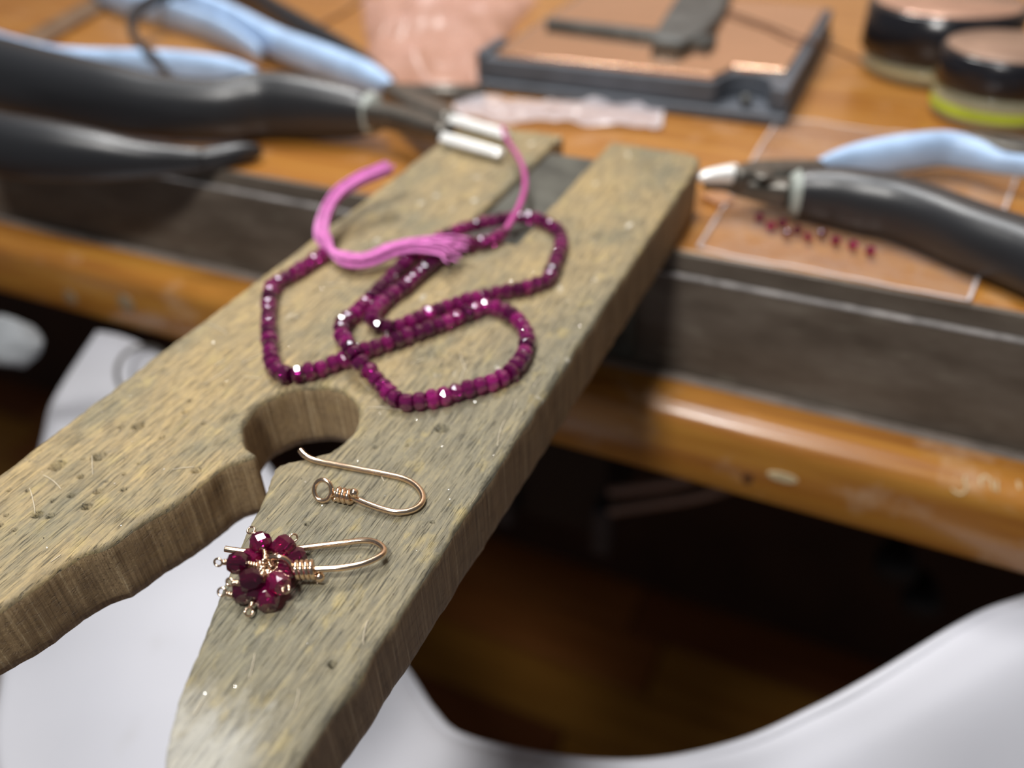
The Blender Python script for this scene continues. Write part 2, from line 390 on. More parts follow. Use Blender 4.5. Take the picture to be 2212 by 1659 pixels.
def disc_on_rail(px, py, r, name, mat, rz=None, zoff=0.0):
    c = ony(px, py, 172.2); n = 20; rz = rz or r
    vv = [(c[0]+r*math.cos(2*math.pi*k/n), 172.35, c[2]+rz*math.sin(2*math.pi*k/n)) for k in range(n)]
    vv += [(c[0]+r*0.9*math.cos(2*math.pi*k/n), 171.75, c[2]+rz*0.9*math.sin(2*math.pi*k/n)) for k in range(n)]
    m_ = MB().add(vv, [tuple(range(n, 2*n))]+[(k, (k+1) % n, n+(k+1) % n, n+k) for k in range(n)], False)
    return m_.build(name, mat, rail)
disc_on_rail(153, 642, 3.2, 'wood_plug', M['plug'], 3.0); disc_on_rail(272, 655, 3.9, 'wood_plug', M['plug'], 3.6)
disc_on_rail(1615, 1032, 1.6, 'knot', M['knot'], 2.2); disc_on_rail(1690, 1030, 4.2, 'worn_patch', M['patch'], 1.6)
def on_rail(px, py):
    for y in np.arange(171.5, 189, 0.1):
        q = ony(px, py, y); zt = -53.3 if y > 178.6 else (-59.8+6.4*math.sqrt(max(0, 1-((178.6-y)/6.2)**2)) if y > 172.4 else -1e3)
        if q[2] < zt or (y >= 172.2 and q[2] < -60 and y < 172.4): return q
    return ony(px, py, 172.2)
sm_ = MB()
for st_ in ([(1560, 600), (1552, 650), (1572, 690), (1545, 745), (1490, 752), (1440, 712)], [(1688, 615), (1700, 690)], [(1690, 625), (1730, 600), (1770, 630)], [(1785, 625), (1800, 725)], [(1835, 640), (1838, 740)], [(2018, 645), (2032, 712)]):
    sm_.tube(cr([on_rail(1700+a/4.047, 880+b/4.047) for a, b in st_], 5), 0.32, 6)
sm_.build('scratch_marks', M['patch'], rail)
for sx in (-1560, 860):
    for sy in (230, 760):
        MB().box((sx-32, sy-30, -900), (sx+32, sy+30, -44.3)).build('leg', M['rail'], wb, bevel=2)
# steel bracket under the pin
a = ony(1375, 668, 187.9); b = ony(1372, 778, 187.9)
mb = MB().box((-26, 187.6, b[2]), (a[0], 189.0, -17)); bp_ = mb.build('bracket_plate', M['plate'], wb, bevel=0.4)

# ================================================================== BENCH PIN
out = [(-34, 26.2), (-36.2, 29), (-36.4, 214), (-34.5, 217), (-5.3, 217.5), (-5.3, 152), (9.3, 152), (9.3, 217.6), (32, 216.8), (35.2, 215.3), (36.3, 212),
       (36.3, 30), (34.6, 26), (30, 24.6), (25, 24.3), (22.7, 25.2), (21.4, 26.6), (20, 28.8), (18.3, 32.2), (16.4, 36.8), (14.3, 41.8), (12.5, 46.6), (10, 52.9), (6.9, 61.7), (5.2, 66.2), (3.9, 69.8), (4.0, 71.2), (4.9, 72.5)]
for k in range(0, 27):
    a = math.radians(-62+k*(319/26)); out.append((0.8+9.7*math.cos(a), 81.5+9.9*math.sin(a)))
out += [(-1.3, 71.2), (-3.7, 68.2), (-4.5, 63.8), (-5.5, 58.4), (-7.4, 53.2), (-8.6, 47.8), (-10.6, 45.1), (-12, 41.5), (-12.6, 36.9), (-13.6, 33.8), (-16, 28.2), (-18.5, 26), (-26, 24.8)]
pts = []
for i in range(len(out)):
    a = np.array(out[i]); b = np.array(out[(i+1) % len(out)]); L = np.linalg.norm(b-a)
    st = 0.55 if min(a[1], b[1]) < 100 and L < 60 else 1.2
    k = max(1, int(L/st))
    for t in range(k):
        p = a+(b-a)*t/k; q = p.copy()
        for sc_, am in ((0.25, 0.28), (0.9, 0.16)):
            q[0] += am*mnoise.noise((p[0]*sc_, p[1]*sc_, 1.3)); q[1] += am*mnoise.noise((p[0]*sc_, p[1]*sc_, 8.1))
        pts.append(q)
OUT = np.array(pts); nb = len(OUT)
A = OUT; B = np.roll(OUT, -1, 0)
def dist_in(P):
    P = np.asarray(P); res = np.full(len(P), 1e9); cr_ = np.zeros(len(P), int)
    for k in range(0, len(P), 4000):
        q = P[k:k+4000][:, None, :]; ab = (B-A)[None]; t = np.clip(((q-A[None])*ab).sum(2)/(ab**2).sum(2), 0, 1)
        d = np.linalg.norm(q-(A[None]+ab*t[..., None]), axis=2).min(1)
        ins = ((A[None, :, 1] > q[..., 1]) != (B[None, :, 1] > q[..., 1])) & (q[..., 0] < (B[None, :, 0]-A[None, :, 0])*(q[..., 1]-A[None, :, 1])/(B[None, :, 1]-A[None, :, 1]+1e-12)+A[None, :, 0])
        res[k:k+4000] = np.where(ins.sum(1) % 2 == 1, d, -d)
    return res
pits = [(955, 925, 1.05, 2.0), (718, 1434, .55, 1.4), (664, 1131, .45, .6), (934, 1127, .35, .5), (880, 962, .3, .5), (812, 965, .45, .25), (212, 986, 1.1, 1.6), (123, 1006, 1.1, 1.6), (298, 920, 1.0, 1.4),
        (262, 923, .5, .8), (174, 1029, .55, .9), (154, 1070, .55, .9), (209, 1062, .55, .9), (267, 1057, .5, .9), (187, 1094, .75, 1.3), (81, 1112, .8, 1.2), (108, 1114, .6, 1.0), (424, 1016, .75, .9),
        (179, 991, .3, .6), (114, 1082, .3, .6), (13, 1114, .35, .7), (31, 1145, .35, .7), (2, 1134, .35, .7), (230, 1040, .3, .6), (300, 1000, .3, .6), (350, 945, .45, .5), (400, 890, .5, .7), (410, 865, .4, .6), (440, 915, .4, .5),
        (480, 830, .4, .5), (130, 985, .35, .6), (60, 1060, .35, .6), (20, 1060, .35, .6), (268, 1024, .3, .5)]
pits = [(*on(px, py)[:2], r, d*2.6) for px, py, r, d in pits]
gouge = [(930, 770, 3.6, 1.4, 1.0, .5), (965, 790, 2.6, 1.0, .8, .9), (885, 735, 4.5, 1.0, .8, 1.2), (905, 770, 2.0, 1.0, .7, .2), (700, 690, 2.2, 1.2, .5, .3), (745, 740, 2.0, 1.0, .5, .8), (1240, 640, 4, 1.0, .5, 1.0), (1275, 525, 3, 1.2, .5, 1.0), (1010, 760, 2.5, 1.3, .6, .3), (880, 470, 3, 1, .5, .4), (1350, 435, 4, 1.5, .6, 1.1)]
gouge = [(*on(px, py)[:2], a, b, d, an) for px, py, a, b, d, an in gouge]
def edge_r(P):
    return np.array([0.85+1.1*max(0, mnoise.noise((p[0]*.13, p[1]*.13, 5.0))+0.1)+0.5*max(0, mnoise.noise((p[0]*.5, p[1]*.5, 2.0))) for p in P])
inner = []
g = np.mgrid[-36:36.5:0.75, 24:135:0.75].reshape(2, -1).T; inner.append(g+np.random.uniform(-.2, .2, g.shape))
g = np.mgrid[-36:36.5:1.3, 135.5:218:1.3].reshape(2, -1).T; inner.append(g+np.random.uniform(-.3, .3, g.shape))
tg = np.roll(OUT, -1, 0)-np.roll(OUT, 1, 0); tg /= np.linalg.norm(tg, axis=1)[:, None]; nrm = np.stack([-tg[:, 1], tg[:, 0]], 1)
chk = dist_in(OUT+nrm*0.3); nrm *= np.sign(chk.mean())
for d in (0.18, 0.42, 0.75, 1.15, 1.7): inner.append(OUT+nrm*d)
for x, y, r, d in pits:
    for rr in (0, .5, .85, 1.05, 1.4):
        k = max(1, int(8*rr+3)) if rr else 1
        inner.append(np.array([[x+r*rr*math.cos(2*math.pi*q/k+rr), y+r*rr*math.sin(2*math.pi*q/k+rr)] for q in range(k)]))
I = np.concatenate(inner); dI = dist_in(I); I = I[dI > 0.14]
_, ui = np.unique(np.round(I/0.12), axis=0, return_index=True); I = I[ui]
allp = [Vector(p) for p in OUT]+[Vector(p) for p in I]
rv, re, rf, ov, oe, of = delaunay_2d_cdt(allp, [(i, (i+1) % nb) for i in range(nb)], [], 1, 1e-5)
V2 = np.array([(v.x, v.y) for v in rv]); dd = np.maximum(dist_in(V2), 0)
bidx = {}
for i, o_ in enumerate(ov):
    for k in o_:
        if k < nb: bidx[k] = i; dd[i] = 0
er = edge_r(V2); t = np.clip(1-dd/er, 0, 1); z = -er*(1-np.sqrt(np.maximum(0, 1-t*t)))
z += np.array([0.10*mnoise.noise((p[0]*.12, p[1]*.05, 0))+0.07*mnoise.noise((p[0]*.9, p[1]*.35, 4))+0.05*mnoise.noise((p[0]*2.1, p[1]*.7, 9)) for p in V2])
for x, y, r, d in pits:
    q = np.hypot(V2[:, 0]-x, V2[:, 1]-y)/r; z -= d*np.clip((1.05-q)/.22, 0, 1)
for x, y, a, b, d, an in gouge:
    dx, dy = V2[:, 0]-x, V2[:, 1]-y; u = dx*math.cos(an)+dy*math.sin(an); v = -dx*math.sin(an)+dy*math.cos(an)
    jit = np.array([0.5*mnoise.noise((p[0]*.8, p[1]*.8, 2)) for p in V2])
    q = np.sqrt((u/a)**2+(v/b)**2)+jit; z -= d*np.clip((1-q)/.5, 0, 1)
zbot = lambda y: -(11.6+4.4*np.clip((y-27)/150, 0, 1))
verts = [(x, y, zz) for (x, y), zz in zip(V2, z)]
faces = [tuple(f) for f in rf]
ring = [bidx[k] for k in range(nb)]
NR = 7; prev = ring
for r_ in range(1, NR+1):
    cur = []
    for k in range(nb):
        x, y = OUT[k]; z0 = z[ring[k]]; z1 = zbot(y); s_ = r_/NR; zz = z0+(z1-z0)*s_
        j = 0.22*mnoise.noise((x*.35, y*.35, zz*.12))+0.09*mnoise.noise((x*1.6, y*1.6, zz*.1)) if r_ < NR else -0.35
        cur.append(len(verts)); verts.append((x+nrm[k][0]*-j*(1 if r_ < NR else 1), y+nrm[k][1]*-j, zz))
    for k in range(nb):
        k2 = (k+1) % nb; faces.append((prev[k], cur[k], cur[k2], prev[k2]))
    prev = cur
bv, be, bf, bo, _, _ = delaunay_2d_cdt([Vector(verts[i][:2]) for i in prev], [(i, (i+1) % nb) for i in range(nb)], [], 1, 1e-6)
om = {i: prev[o_[0]] for i, o_ in enumerate(bo) if len(o_)}
faces += [tuple(om[i] for i in reversed(f)) for f in bf if all(i in om for i in f)]
pin = empty('bench_pin', (0, 0, 0), 'worn wooden bench pin with V-shaped slot and round sawing hole', 'bench pin')
bo_ = MB().add(verts, faces).build('board', M['pin'], pin); bo_.data.materials.append(M['pin_flank'])
mi = np.zeros(len(faces), int); mi[len(rf):] = 1; bo_.data.polygons.foreach_set('material_index', mi)
mb = MB().box((-5.0, 152.4, -15.9), (9.0, 207.0, -1.3)); mb.build('inlay_bar', M['plate'], pin, bevel=0.5)
# loose hairline scratches are in the material; bright filings lie on the wood
mb = MB()
def ztop(x, y):
    return 0.02
k = 0
while k < 420:
    x = random.uniform(-36, 36); y = random.uniform(26, 150) if random.random() < .85 else random.uniform(150, 210)
    if dist_in(np.array([[x, y]]))[0] < 0.9: continue
    s_ = random.uniform(.05, .16); an = random.uniform(0, 6.28); tl = [random.uniform(-.6, .6) for _ in range(3)]
    c, s2 = math.cos(an)*s_, math.sin(an)*s_
    mb.add([(x+c, y+s2, .10+tl[0]*s_), (x-s2, y+c, .10+tl[1]*s_), (x-c, y-s2, .12+tl[2]*s_), (x, y, -0.05)], [(0, 1, 2), (0, 3, 1), (1, 3, 2), (2, 3, 0)], False); k += 1
o = mb.build('metal_filings', M['filings']); tag(o, 'tiny bright metal filings scattered over the wooden bench pin', 'filings', kind='stuff')

mb = MB(); k = 0
while k < 34:
    x = random.uniform(-30, 34); y = random.uniform(28, 130); L_ = random.uniform(1.5, 7); an = random.uniform(0, 6.28); cu = random.uniform(-.25, .25)
    q = [np.array([x+L_*t_*math.cos(an+cu*t_), y+L_*t_*math.sin(an+cu*t_), .10+.10*math.sin(3*t_)]) for t_ in np.linspace(0, 1, 7)]
    if dist_in(np.array([p_[:2] for p_ in q])).min() < 1.2: continue
    mb.tube(np.array(q), 0.05, 5); k += 1
o = mb.build('loose_fibres', M['fibre']); tag(o, 'fine pale fibres lying on the wooden bench pin', 'fibres', kind='stuff')

# ================================================================== EARRING HOOKS
def z4(zx, zy): return 420+zx/3.607, 900+zy/3.607
def hookpath(rows, n=8): return cr([on(*z4(a, b), z_) for a, b, z_ in rows], n)
def helix(a, b, r, turns, n=16, ph=0.0):
    a, b = np.array(a, float), np.array(b, float); t = (b-a)/np.linalg.norm(b-a)
    u = np.cross(t, [0, 0, 1.0]); u /= np.linalg.norm(u); v = np.cross(t, u); res = []
    for k in range(int(turns*n)+1):
        w_ = k/(turns*n); an = 2*math.pi*k/n+ph
        res.append(a+(b-a)*w_+r*(u*math.cos(an)+v*math.sin(an)))
    return np.array(res)
h1 = empty('ear_wire', on(800, 1060, 0), 'bare rose-gold ear wire hook lying beside the round sawing hole', 'ear wire')
p = hookpath([(825, 262, 1.1), (865, 305, .9), (950, 345, .55), (1100, 376, .45), (1300, 414, .42), (1500, 452, .42), (1640, 487, .45), (1725, 535, .5), (1772, 595, .55), (1778, 655, .6), (1735, 708, .65), (1660, 738, .75), (1560, 742, .9), (1450, 716, 1.0), (1350, 680, 1.1), (1250, 640, 1.2), (1160, 610, 1.25), (1090, 598, 1.3)])
MB().tube(p, 0.47, 12).build('hook_wire', M['gold'], h1)
a = on(*z4(1100, 600), 1.25); b = on(*z4(1225, 628), 1.2)
cw = MB().tube(helix(a, b, 0.82, 3.3, 18, 0.5), 0.40, 10).build('wrapped_coil', M['gold'], h1)
MB().ball(on(*z4(1242, 596), 2.3), 0.72).build('ball_end', M['gold'], h1)
# upright eye at the end, facing the camera
def eye(c, R, wr, up, side, name, parent, mat, n=26, ell=1.0):
    c = np.array(c); pts_ = [c+R*(np.array(side)*math.cos(2*math.pi*k/n)+np.array(up)*ell*math.sin(2*math.pi*k/n)) for k in range(n)]
    return MB().loft(pts_, wr, wr, 10, 2.0, True, up=np.cross(side, up)).build(name, mat, parent)
ax = (a-b)/np.linalg.norm(a-b)
cc = on(*z4(1000, 575), 1.75)
upv = np.array([-0.15, 0.55, 0.82]); upv -= ax*np.dot(upv, ax); upv /= np.linalg.norm(upv)
eye(cc, 1.42, 0.36, upv, ax, 'eye_loop', h1, M['gold'], ell=1.12)

h2 = empty('garnet_earring', on(600, 1240, 0), 'rose-gold earring with a cluster of garnet beads on the right prong', 'earring')
p = hookpath([(240, 1030, 1.6), (300, 1040, 1.5), (420, 1052, 1.3), (600, 1048, 1.1), (800, 1030, 1.0), (950, 1010, .95), (1150, 985, 1.0), (1300, 966, 1.2), (1390, 972, 1.4), (1450, 1000, 1.6), (1478, 1040, 1.75), (1455, 1080, 1.9), (1380, 1122, 2.05), (1280, 1155, 2.2), (1150, 1178, 2.3), (1040, 1186, 2.35), (940, 1190, 2.4), (850, 1188, 2.45), (760, 1175, 2.6)])
MB().tube(p, 0.44, 12).build('hook_wire', M['gold'], h2)
a = on(*z4(780, 1195), 2.4); b = on(*z4(935, 1190), 2.35)
MB().tube(helix(a, b, 1.0, 4.0, 18, 2.0), 0.43, 10).build('wrapped_coil', M['gold'], h2)
MB().ball(on(*z4(974, 1250), 1.3), 0.74).build('ball_end', M['gold'], h2)
p = cr([on(*z4(x, y), z_) for x, y, z_ in [(790, 1240, 1.5), (760, 1180, 3.0), (720, 1120, 4.1), (660, 1095, 4.6), (600, 1098, 4.3), (575, 1120, 3.4), (590, 1160, 2.2), (660, 1200, 1.6), (760, 1230, 1.4)]], 6)
MB().tube(p, 0.38, 10).build('eye_loop', M['gold'], h2)
def bead_mesh(name, r, half, hole, sides, mat, mid=0.5, fat=0.76):
    """faceted round bead: rings from the drill hole over the girdle and back"""
    prof_ = [(hole, -half), (r*fat, -half*0.92), (r, -half*mid*0.55), (r, half*mid*0.55), (r*fat, half*0.92), (hole, half)]
    vv, ff = [], []
    for j, (rr, zz) in enumerate(prof_):
        for k in range(sides):
            an = 2*math.pi*(k+(0.5 if j in (1, 4) else 0))/sides
            vv.append((rr*math.cos(an), rr*math.sin(an), zz))
    for j in range(5):
        for k in range(sides):
            k2 = (k+1) % sides; a0, a1, b0, b1 = j*sides+k, j*sides+k2, (j+1)*sides+k, (j+1)*sides+k2
            if j in (0, 3): ff += [(a0, a1, b0), (a1, b1, b0)] if j == 0 else [(a0, a1, b0), (a1, b1, b0)]
            elif j in (1, 4): ff += [(a0, a1, b1), (a0, b1, b0)]
            else: ff.append((a0, a1, b1, b0))
    for k in range(sides):
        k2 = (k+1) % sides; ff.append((k2, k, 5*sides+k, 5*sides+k2))
    me = bpy.data.meshes.new(name); me.from_pydata([tuple(c/1000 for c in v) for v in vv], [], ff); me.materials.append(mat); me.update()
    bm = bmesh.new(); bm.from_mesh(me); bmesh.ops.recalc_face_normals(bm, faces=bm.faces); bm.to_mesh(me); bm.free()
    return me
def place(me, name, c, axis, parent, spin=0, scale=(1, 1, 1)):
    o = bpy.data.objects.new(name, me); COL.objects.link(o); o.parent = parent
    o.location = Vector((np.array(c)-ORG[parent.name])/1000)
    o.rotation_euler = (Vector(axis).to_track_quat('Z', 'Y') @ Matrix.Rotation(spin, 3, 'Z').to_quaternion()).to_euler(); o.scale = scale
    ORG[o.name] = ORG[parent.name]; return o
gm = bead_mesh('bead', 1.58, 1.42, 0.3, 9, M['garnet_dark'], 0.62)
CC = on(*z4(575, 1180), 2.3)
bl = [((520, 990, 3.3), (440, 885, 3.4)), ((690, 1015, 3.1), (770, 945, 3.3)), ((345, 1140, 3.3), (185, 1135, 3.2)), ((455, 1110, 1.9), None), ((440, 1275, 3.5), (275, 1290, 3.2)),
      ((390, 1365, 1.7), (215, 1365, 1.9)), ((490, 1365, 1.8), (425, 1520, 1.1)), ((575, 1425, 1.55), None), ((655, 1292, 3.0), (712, 1345, 3.3)), ((725, 1195, 1.7), None), ((785, 1100, 1.6), None)]
for (x, y, z_), endp in bl:
    c = on(*z4(x, y), z_); e = on(*z4(endp[0], endp[1]), endp[2]) if endp else None
    ax_ = (c-CC); ax_ /= np.linalg.norm(ax_)
    if e is not None: ax_ = 0.35*ax_+0.65*(e-c)/np.linalg.norm(e-c); ax_ /= np.linalg.norm(ax_)
    sc_ = random.uniform(0.95, 1.04); place(gm, 'bead', c, ax_, h2, random.uniform(0, 6), (sc_,)*3)
    m_ = MB(); i0 = c-ax_*1.3; i1 = CC+(c-CC)*0.18
    m_.tube(np.array([i1, i0, c+ax_*1.5]), 0.14, 6)
    if np.linalg.norm(i0-i1) > 0.4:
        m_.tube(helix(i0, i0+(i1-i0)*min(1, 1.5/np.linalg.norm(i1-i0)), 0.30, 4.2, 10, random.uniform(0, 6)), 0.19, 7)
    if e is not None:
        s0 = c+ax_*1.45; t_ = (e-s0); L = np.linalg.norm(t_); t_ /= L
        m_.tube(np.array([s0, s0+t_*max(.2, L-.55)]), 0.14, 6)
        if L > 0.9: m_.tube(helix(s0, s0+t_*(L-.75), 0.27, max(2, (L-.75)/.32), 10, 1), 0.16, 6)
        sd = np.cross(t_, [0.75, -.45, .5]); sd /= np.linalg.norm(sd); n = 16
        m_.loft([e+0.52*(t_*math.cos(2*math.pi*k/n)*1.1+sd*math.sin(2*math.pi*k/n)) for k in range(n)], .15, .15, 8, 2, True, up=np.cross(t_, sd))
    m_.build('wrapped_pin', M['gold'], h2)
m_ = MB()
for k in range(9):
    d = np.array([random.uniform(-1, 1), random.uniform(-1, 1), random.uniform(0, 1)]); d /= np.linalg.norm(d)
    s0 = CC+np.array([random.uniform(-1.2, 1.2), random.uniform(-1, 1), random.uniform(-.2, .9)])
    m_.tube(helix(s0, s0+d*1.2, 0.36, 3.2, 10), 0.18, 7)
m_.build('wire_knot', M['gold'], h2)

# ================================================================== BEAD STRAND
def z3(zx, zy): return 540+zx/2.861, 320+zy/2.861
SP = [(500, 640, 2.4), (430, 670, 1.7), (330, 740, 1.6), (215, 805, 1.6), (145, 850, 1.6), (125, 910, 1.6), (117, 1000, 1.6), (116, 1100, 1.6), (122, 1200, 1.6), (132, 1300, 1.6), (165, 1375, 1.6), (225, 1402, 1.6), (300, 1395, 1.6), (400, 1370, 1.6), (500, 1335, 1.6), (600, 1300, 1.6),
      (720, 1248, 1.6), (850, 1205, 1.6), (960, 1165, 1.6), (1100, 1118, 1.6), (1250, 1060, 1.6), (1400, 995, 1.7), (1480, 978, 1.6), (1560, 1000, 1.6), (1640, 1050, 1.6), (1700, 1120, 1.6), (1715, 1200, 1.6), (1685, 1290, 1.6), (1625, 1370, 1.6), (1540, 1425, 1.6), (1440, 1462, 1.6), (1330, 1495, 1.6), (1200, 1530, 1.6), (1080, 1560, 1.6), (970, 1565, 1.6),
      (895, 1545, 1.6), (830, 1480, 1.6), (765, 1410, 2.0), (705, 1345, 3.2), (655, 1280, 4.6), (610, 1220, 4.4), (568, 1155, 3.0), (570, 1095, 2.0), (625, 1040, 1.7), (700, 970, 1.6), (790, 885, 1.6), (880, 790, 1.6), (960, 705, 1.7), (1050, 640, 1.8), (1140, 580, 2.2),
      (1250, 525, 3.0), (1400, 475, 2.0), (1550, 442, 1.7), (1700, 430, 1.6), (1800, 447, 1.6), (1880, 490, 1.6), (1925, 550, 1.6), (1912, 640, 1.6), (1875, 740, 1.6), (1830, 815, 1.6), (1740, 852, 1.6), (1600, 880, 1.6), (1450, 912, 1.6), (1300, 955, 1.6), (1180, 995, 1.7), (1050, 1048, 1.7), (950, 1092, 1.7),
      (865, 1108, 1.7), (790, 1092, 1.8), (755, 1045, 2.0), (790, 985, 1.8), (860, 920, 1.7), (960, 850, 1.7), (1060, 765, 1.7), (1160, 685, 1.8), (1270, 605, 1.9), (1380, 590, 1.7), (1490, 570, 1.6), (1560, 525, 1.6)]
sp = resample(cr([on(*z3(a, b), c) for a, b, c in SP], 10), 2.18)
st = empty('bead_strand', on(800, 700, 0), 'coiled strand of faceted purple-red garnet beads with pink thread tassel', 'bead strand')
bmsh = bead_mesh('bead', 1.66, 1.10, 0.25, 9, M['garnet'], 0.62, 0.81)
for i in range(1, len(sp)):
    t_ = sp[min(i+1, len(sp)-1)]-sp[i-1]; t_ /= np.linalg.norm(t_); t_ += np.random.normal(0, .09, 3)
    s_ = random.uniform(.92, 1.06); place(bmsh, 'bead', sp[i]+np.random.normal(0, .07, 3), t_, st, random.uniform(0, 6.28), (s_, s_, random.uniform(.9, 1.05)))
MB().tube(sp, 0.22, 6).build('stringing_thread', M['magenta'], st)
# loose magenta end rising to the pliers
p = cr([on(*z3(x, y), z_) for x, y, z_ in [(1560, 525, 1.6), (1590, 490, 2.2), (1640, 410, 3.2), (1680, 320, 4.0), (1700, 230, 4.6), (1690, 130, 5.0), (1655, 50, 5.0), (1610, -20, 4.6), (1575, -80, 4.0), (1560, -130, 3.6)]], 8)
MB().tube(p, np.linspace(0.85, 0.55, len(p)), 8).build('thread_end', M['magenta'], st)
kn = on(*z3(505, 640), 2.4)
MB().ball(kn, 0.95, 12, 8).build('knot', M['pink'], st)
def bundle(rows, nstr, rad, rth, flare):
    m_ = MB(); ctr = cr([on(*z3(x, y), z_) for x, y, z_ in rows], 8); N = len(ctr)
    for k in range(nstr):
        an = random.uniform(0, 6.28); rr = rad*math.sqrt(random.random()); du = rr*math.cos(an); dv = rr*math.sin(an)
        fz = [random.gauss(0, 1) for _ in range(3)]; end = random.uniform(0.9, 1.0) if flare < 1 else random.uniform(.78, 1.0)
        pp = []
        for i in range(int(N*end)):
            s_ = i/(N-1); t_ = ctr[min(i+1, N-1)]-ctr[max(i-1, 0)]; t_ /= np.linalg.norm(t_)
            sd = np.cross(t_, [0, 0, 1]); sd /= np.linalg.norm(sd); u = np.cross(sd, t_)
            g_ = min(1, 0.3+s_*4); fl_ = flare*max(0, s_-.62)**1.3*4
            pp.append(ctr[i]+sd*(du*g_+fz[0]*fl_)+u*(dv*g_+abs(fz[1])*fl_*.25)+0.06*np.array([mnoise.noise((i*.3, k, q)) for q in range(3)]))
        m_.tube(np.array(pp), rth, 5)
    return m_
o = bundle([(505, 640, 2.4), (470, 590, 3.4), (445, 520, 5.0), (465, 410, 6.8), (540, 290, 8.5), (680, 195, 9.5), (790, 150, 10), (880, 110, 10.2)], 46, 1.75, 0.22, 0.15).build('tassel', M['pink'], st); o['kind'] = 'stuff'
o = bundle([(505, 640, 2.4), (560, 675, 2.6), (640, 700, 2.8), (740, 690, 3.0), (860, 640, 3.6), (980, 610, 4.6), (1110, 605, 4.8), (1220, 615, 4.2), (1330, 645, 3.6)], 46, 1.7, 0.22, 2.2).build('tassel', M['pink'], st); o['kind'] = 'stuff'

# ================================================================== PLIERS
def P6(rows, z=None, n=6):
    """rows (px, py, z, half width, half height) -> smoothed path and sections"""
    R_ = cr([(*on(a, b, c), w_, h_) for a, b, c, w_, h_ in rows], n); return R_[:, :3], R_[:, 3], R_[:, 4]
def lob(rows, name, mat, parent, n=20, power=2.3, rot=0.0, **kw):
    a, w_, h_ = P6(rows); return MB().loft(a, w_, h_, n, power, rot=rot).build(name, mat, parent, **kw)
p1 = empty('pliers', on(600, 260, BT), 'flat-nose pliers with black and light blue grips, bright jaws resting on the bench pin', 'pliers')
lob([(803, 246, -5.6, 5.0, 6.4), (780, 244, -5.6, 5.8, 7.8), (720, 238, -5.4, 6.8, 9.4), (640, 230, -5, 7.4, 10.8), (570, 228, -5, 7.6, 11.2), (480, 238, -5, 7.2, 10.2), (360, 232, -4, 7.6, 10.6), (240, 213, -2, 8.6, 11.8), (100, 185, 0, 9.6, 12.8), (-40, 150, 2, 10, 13.4), (-160, 115, 2, 9, 12)], 'black_grip', M['rubber'], p1)
lob([(812, 248, -5.6, 5.0, 6.2), (801, 246, -5.6, 5.6, 7.2)], 'collar', M['collar'], p1)
lob([(555, 172, -7, 2.0, 4), (500, 160, -7, 3.2, 6), (400, 150, -7, 3.6, 7), (280, 145, -7, 3.6, 7), (180, 140, -7, 3, 6.6), (110, 132, -6, 2.2, 6.5), (20, 112, -5, 2.2, 7.4), (-100, 75, -5, 2.4, 7.5)], 'blue_grip', M['blue'], p1)
lob([(850, 194, -6, 1.6, 2.4), (800, 170, -6.5, 4.0, 5.6), (700, 132, -7, 4.6, 6.6), (600, 92, -7, 4.4, 6.4), (520, 50, -7, 4.4, 6.4), (440, 12, -7, 4.4, 6.2), (340, -25, -7, 4.4, 6.2)], 'blue_grip', M['blue'], p1)
lob([(560, 112, -8, 1.6, 3.6), (490, 72, -8, 2.6, 5.6), (410, 40, -8, 2.8, 6.0), (330, 18, -8, 2.8, 6.4), (255, 0, -8, 2.6, 6.6), (200, -25, -8, 2.4, 6)], 'blue_grip', M['blue'], p1)
lob([(845, 175, -7.5, 1.4, 2), (770, 132, -8, 3.2, 5.6), (690, 85, -8, 3.6, 6.4), (610, 38, -8, 3.6, 6.6), (540, -5, -8, 3.6, 6.6), (440, -50, -8, 3.6, 6.4)], 'black_grip', M['rubber'], p1)
lob([(400, -22, 1, 1.7, 2.4), (330, 0, 0, 1.8, 2.6), (290, 32, -2, 1.8, 2.8), (286, 70, -4, 1.8, 2.8), (308, 104, -1, 1.6, 2.2), (338, 128, 1.5, 1.3, 1.8), (357, 150, 1.5, .7, 1.2)], 'spring', M['rubber'], p1, power=3)
lob([(800, 247, -5, 3.6, 3.8), (860, 256, -4.6, 3.8, 3.6), (930, 278, -3.0, 4.0, 3.4), (965, 288, -.5, 3.0, 2.6)], 'joint', M['dark_steel'], p1, power=4)
lob([(842, 196, -6, 3.0, 3.0), (890, 222, -5, 4.6, 3.4), (940, 248, -3, 4.8, 3.4), (975, 262, 0, 3.0, 2.6)], 'joint', M['dark_steel'], p1, power=4)
lob([(957, 299, 2.1, 1.5, 1.5), (1010, 314, 2.1, 1.5, 1.5), (1084, 335, 2.1, 1.4, 1.4)], 'jaw', M['white_steel'], p1, n=16, power=6, rot=0.80)
lob([(975, 260, 2.1, 1.5, 1.5), (1020, 272, 2.1, 1.5, 1.5), (1096, 294, 2.1, 1.4, 1.4)], 'jaw', M['white_steel'], p1, n=16, power=6, rot=0.80)
p2 = empty('pliers', on(250, 350, BT), 'plain black-handled pliers lying under the larger pliers at the bench edge', 'pliers')
lob([(-120, 272, -5, 7.5, 10.4), (0, 310, -5.6, 7.5, 10.2), (110, 325, -6.4, 7, 9.4), (220, 336, -8, 6, 7.8), (310, 345, -10, 4.6, 5.8), (390, 346, -11.5, 3.4, 4.4), (440, 344, -12, 2.6, 3.4)], 'black_grip', M['rubber'], p2)
lob([(390, 350, -12.2, 2.2, 3.0), (450, 342, -12.2, 2.8, 3.4), (510, 333, -12.2, 2.8, 3.4), (550, 327, -12.5, 2.0, 2.6), (566, 325, -12.6, .8, 1.2)], 'black_grip', M['rubber'], p2)
p3 = empty('pliers', on(1850, 450, BT), 'side cutters with a black grip and light blue grip at the right', 'pliers')
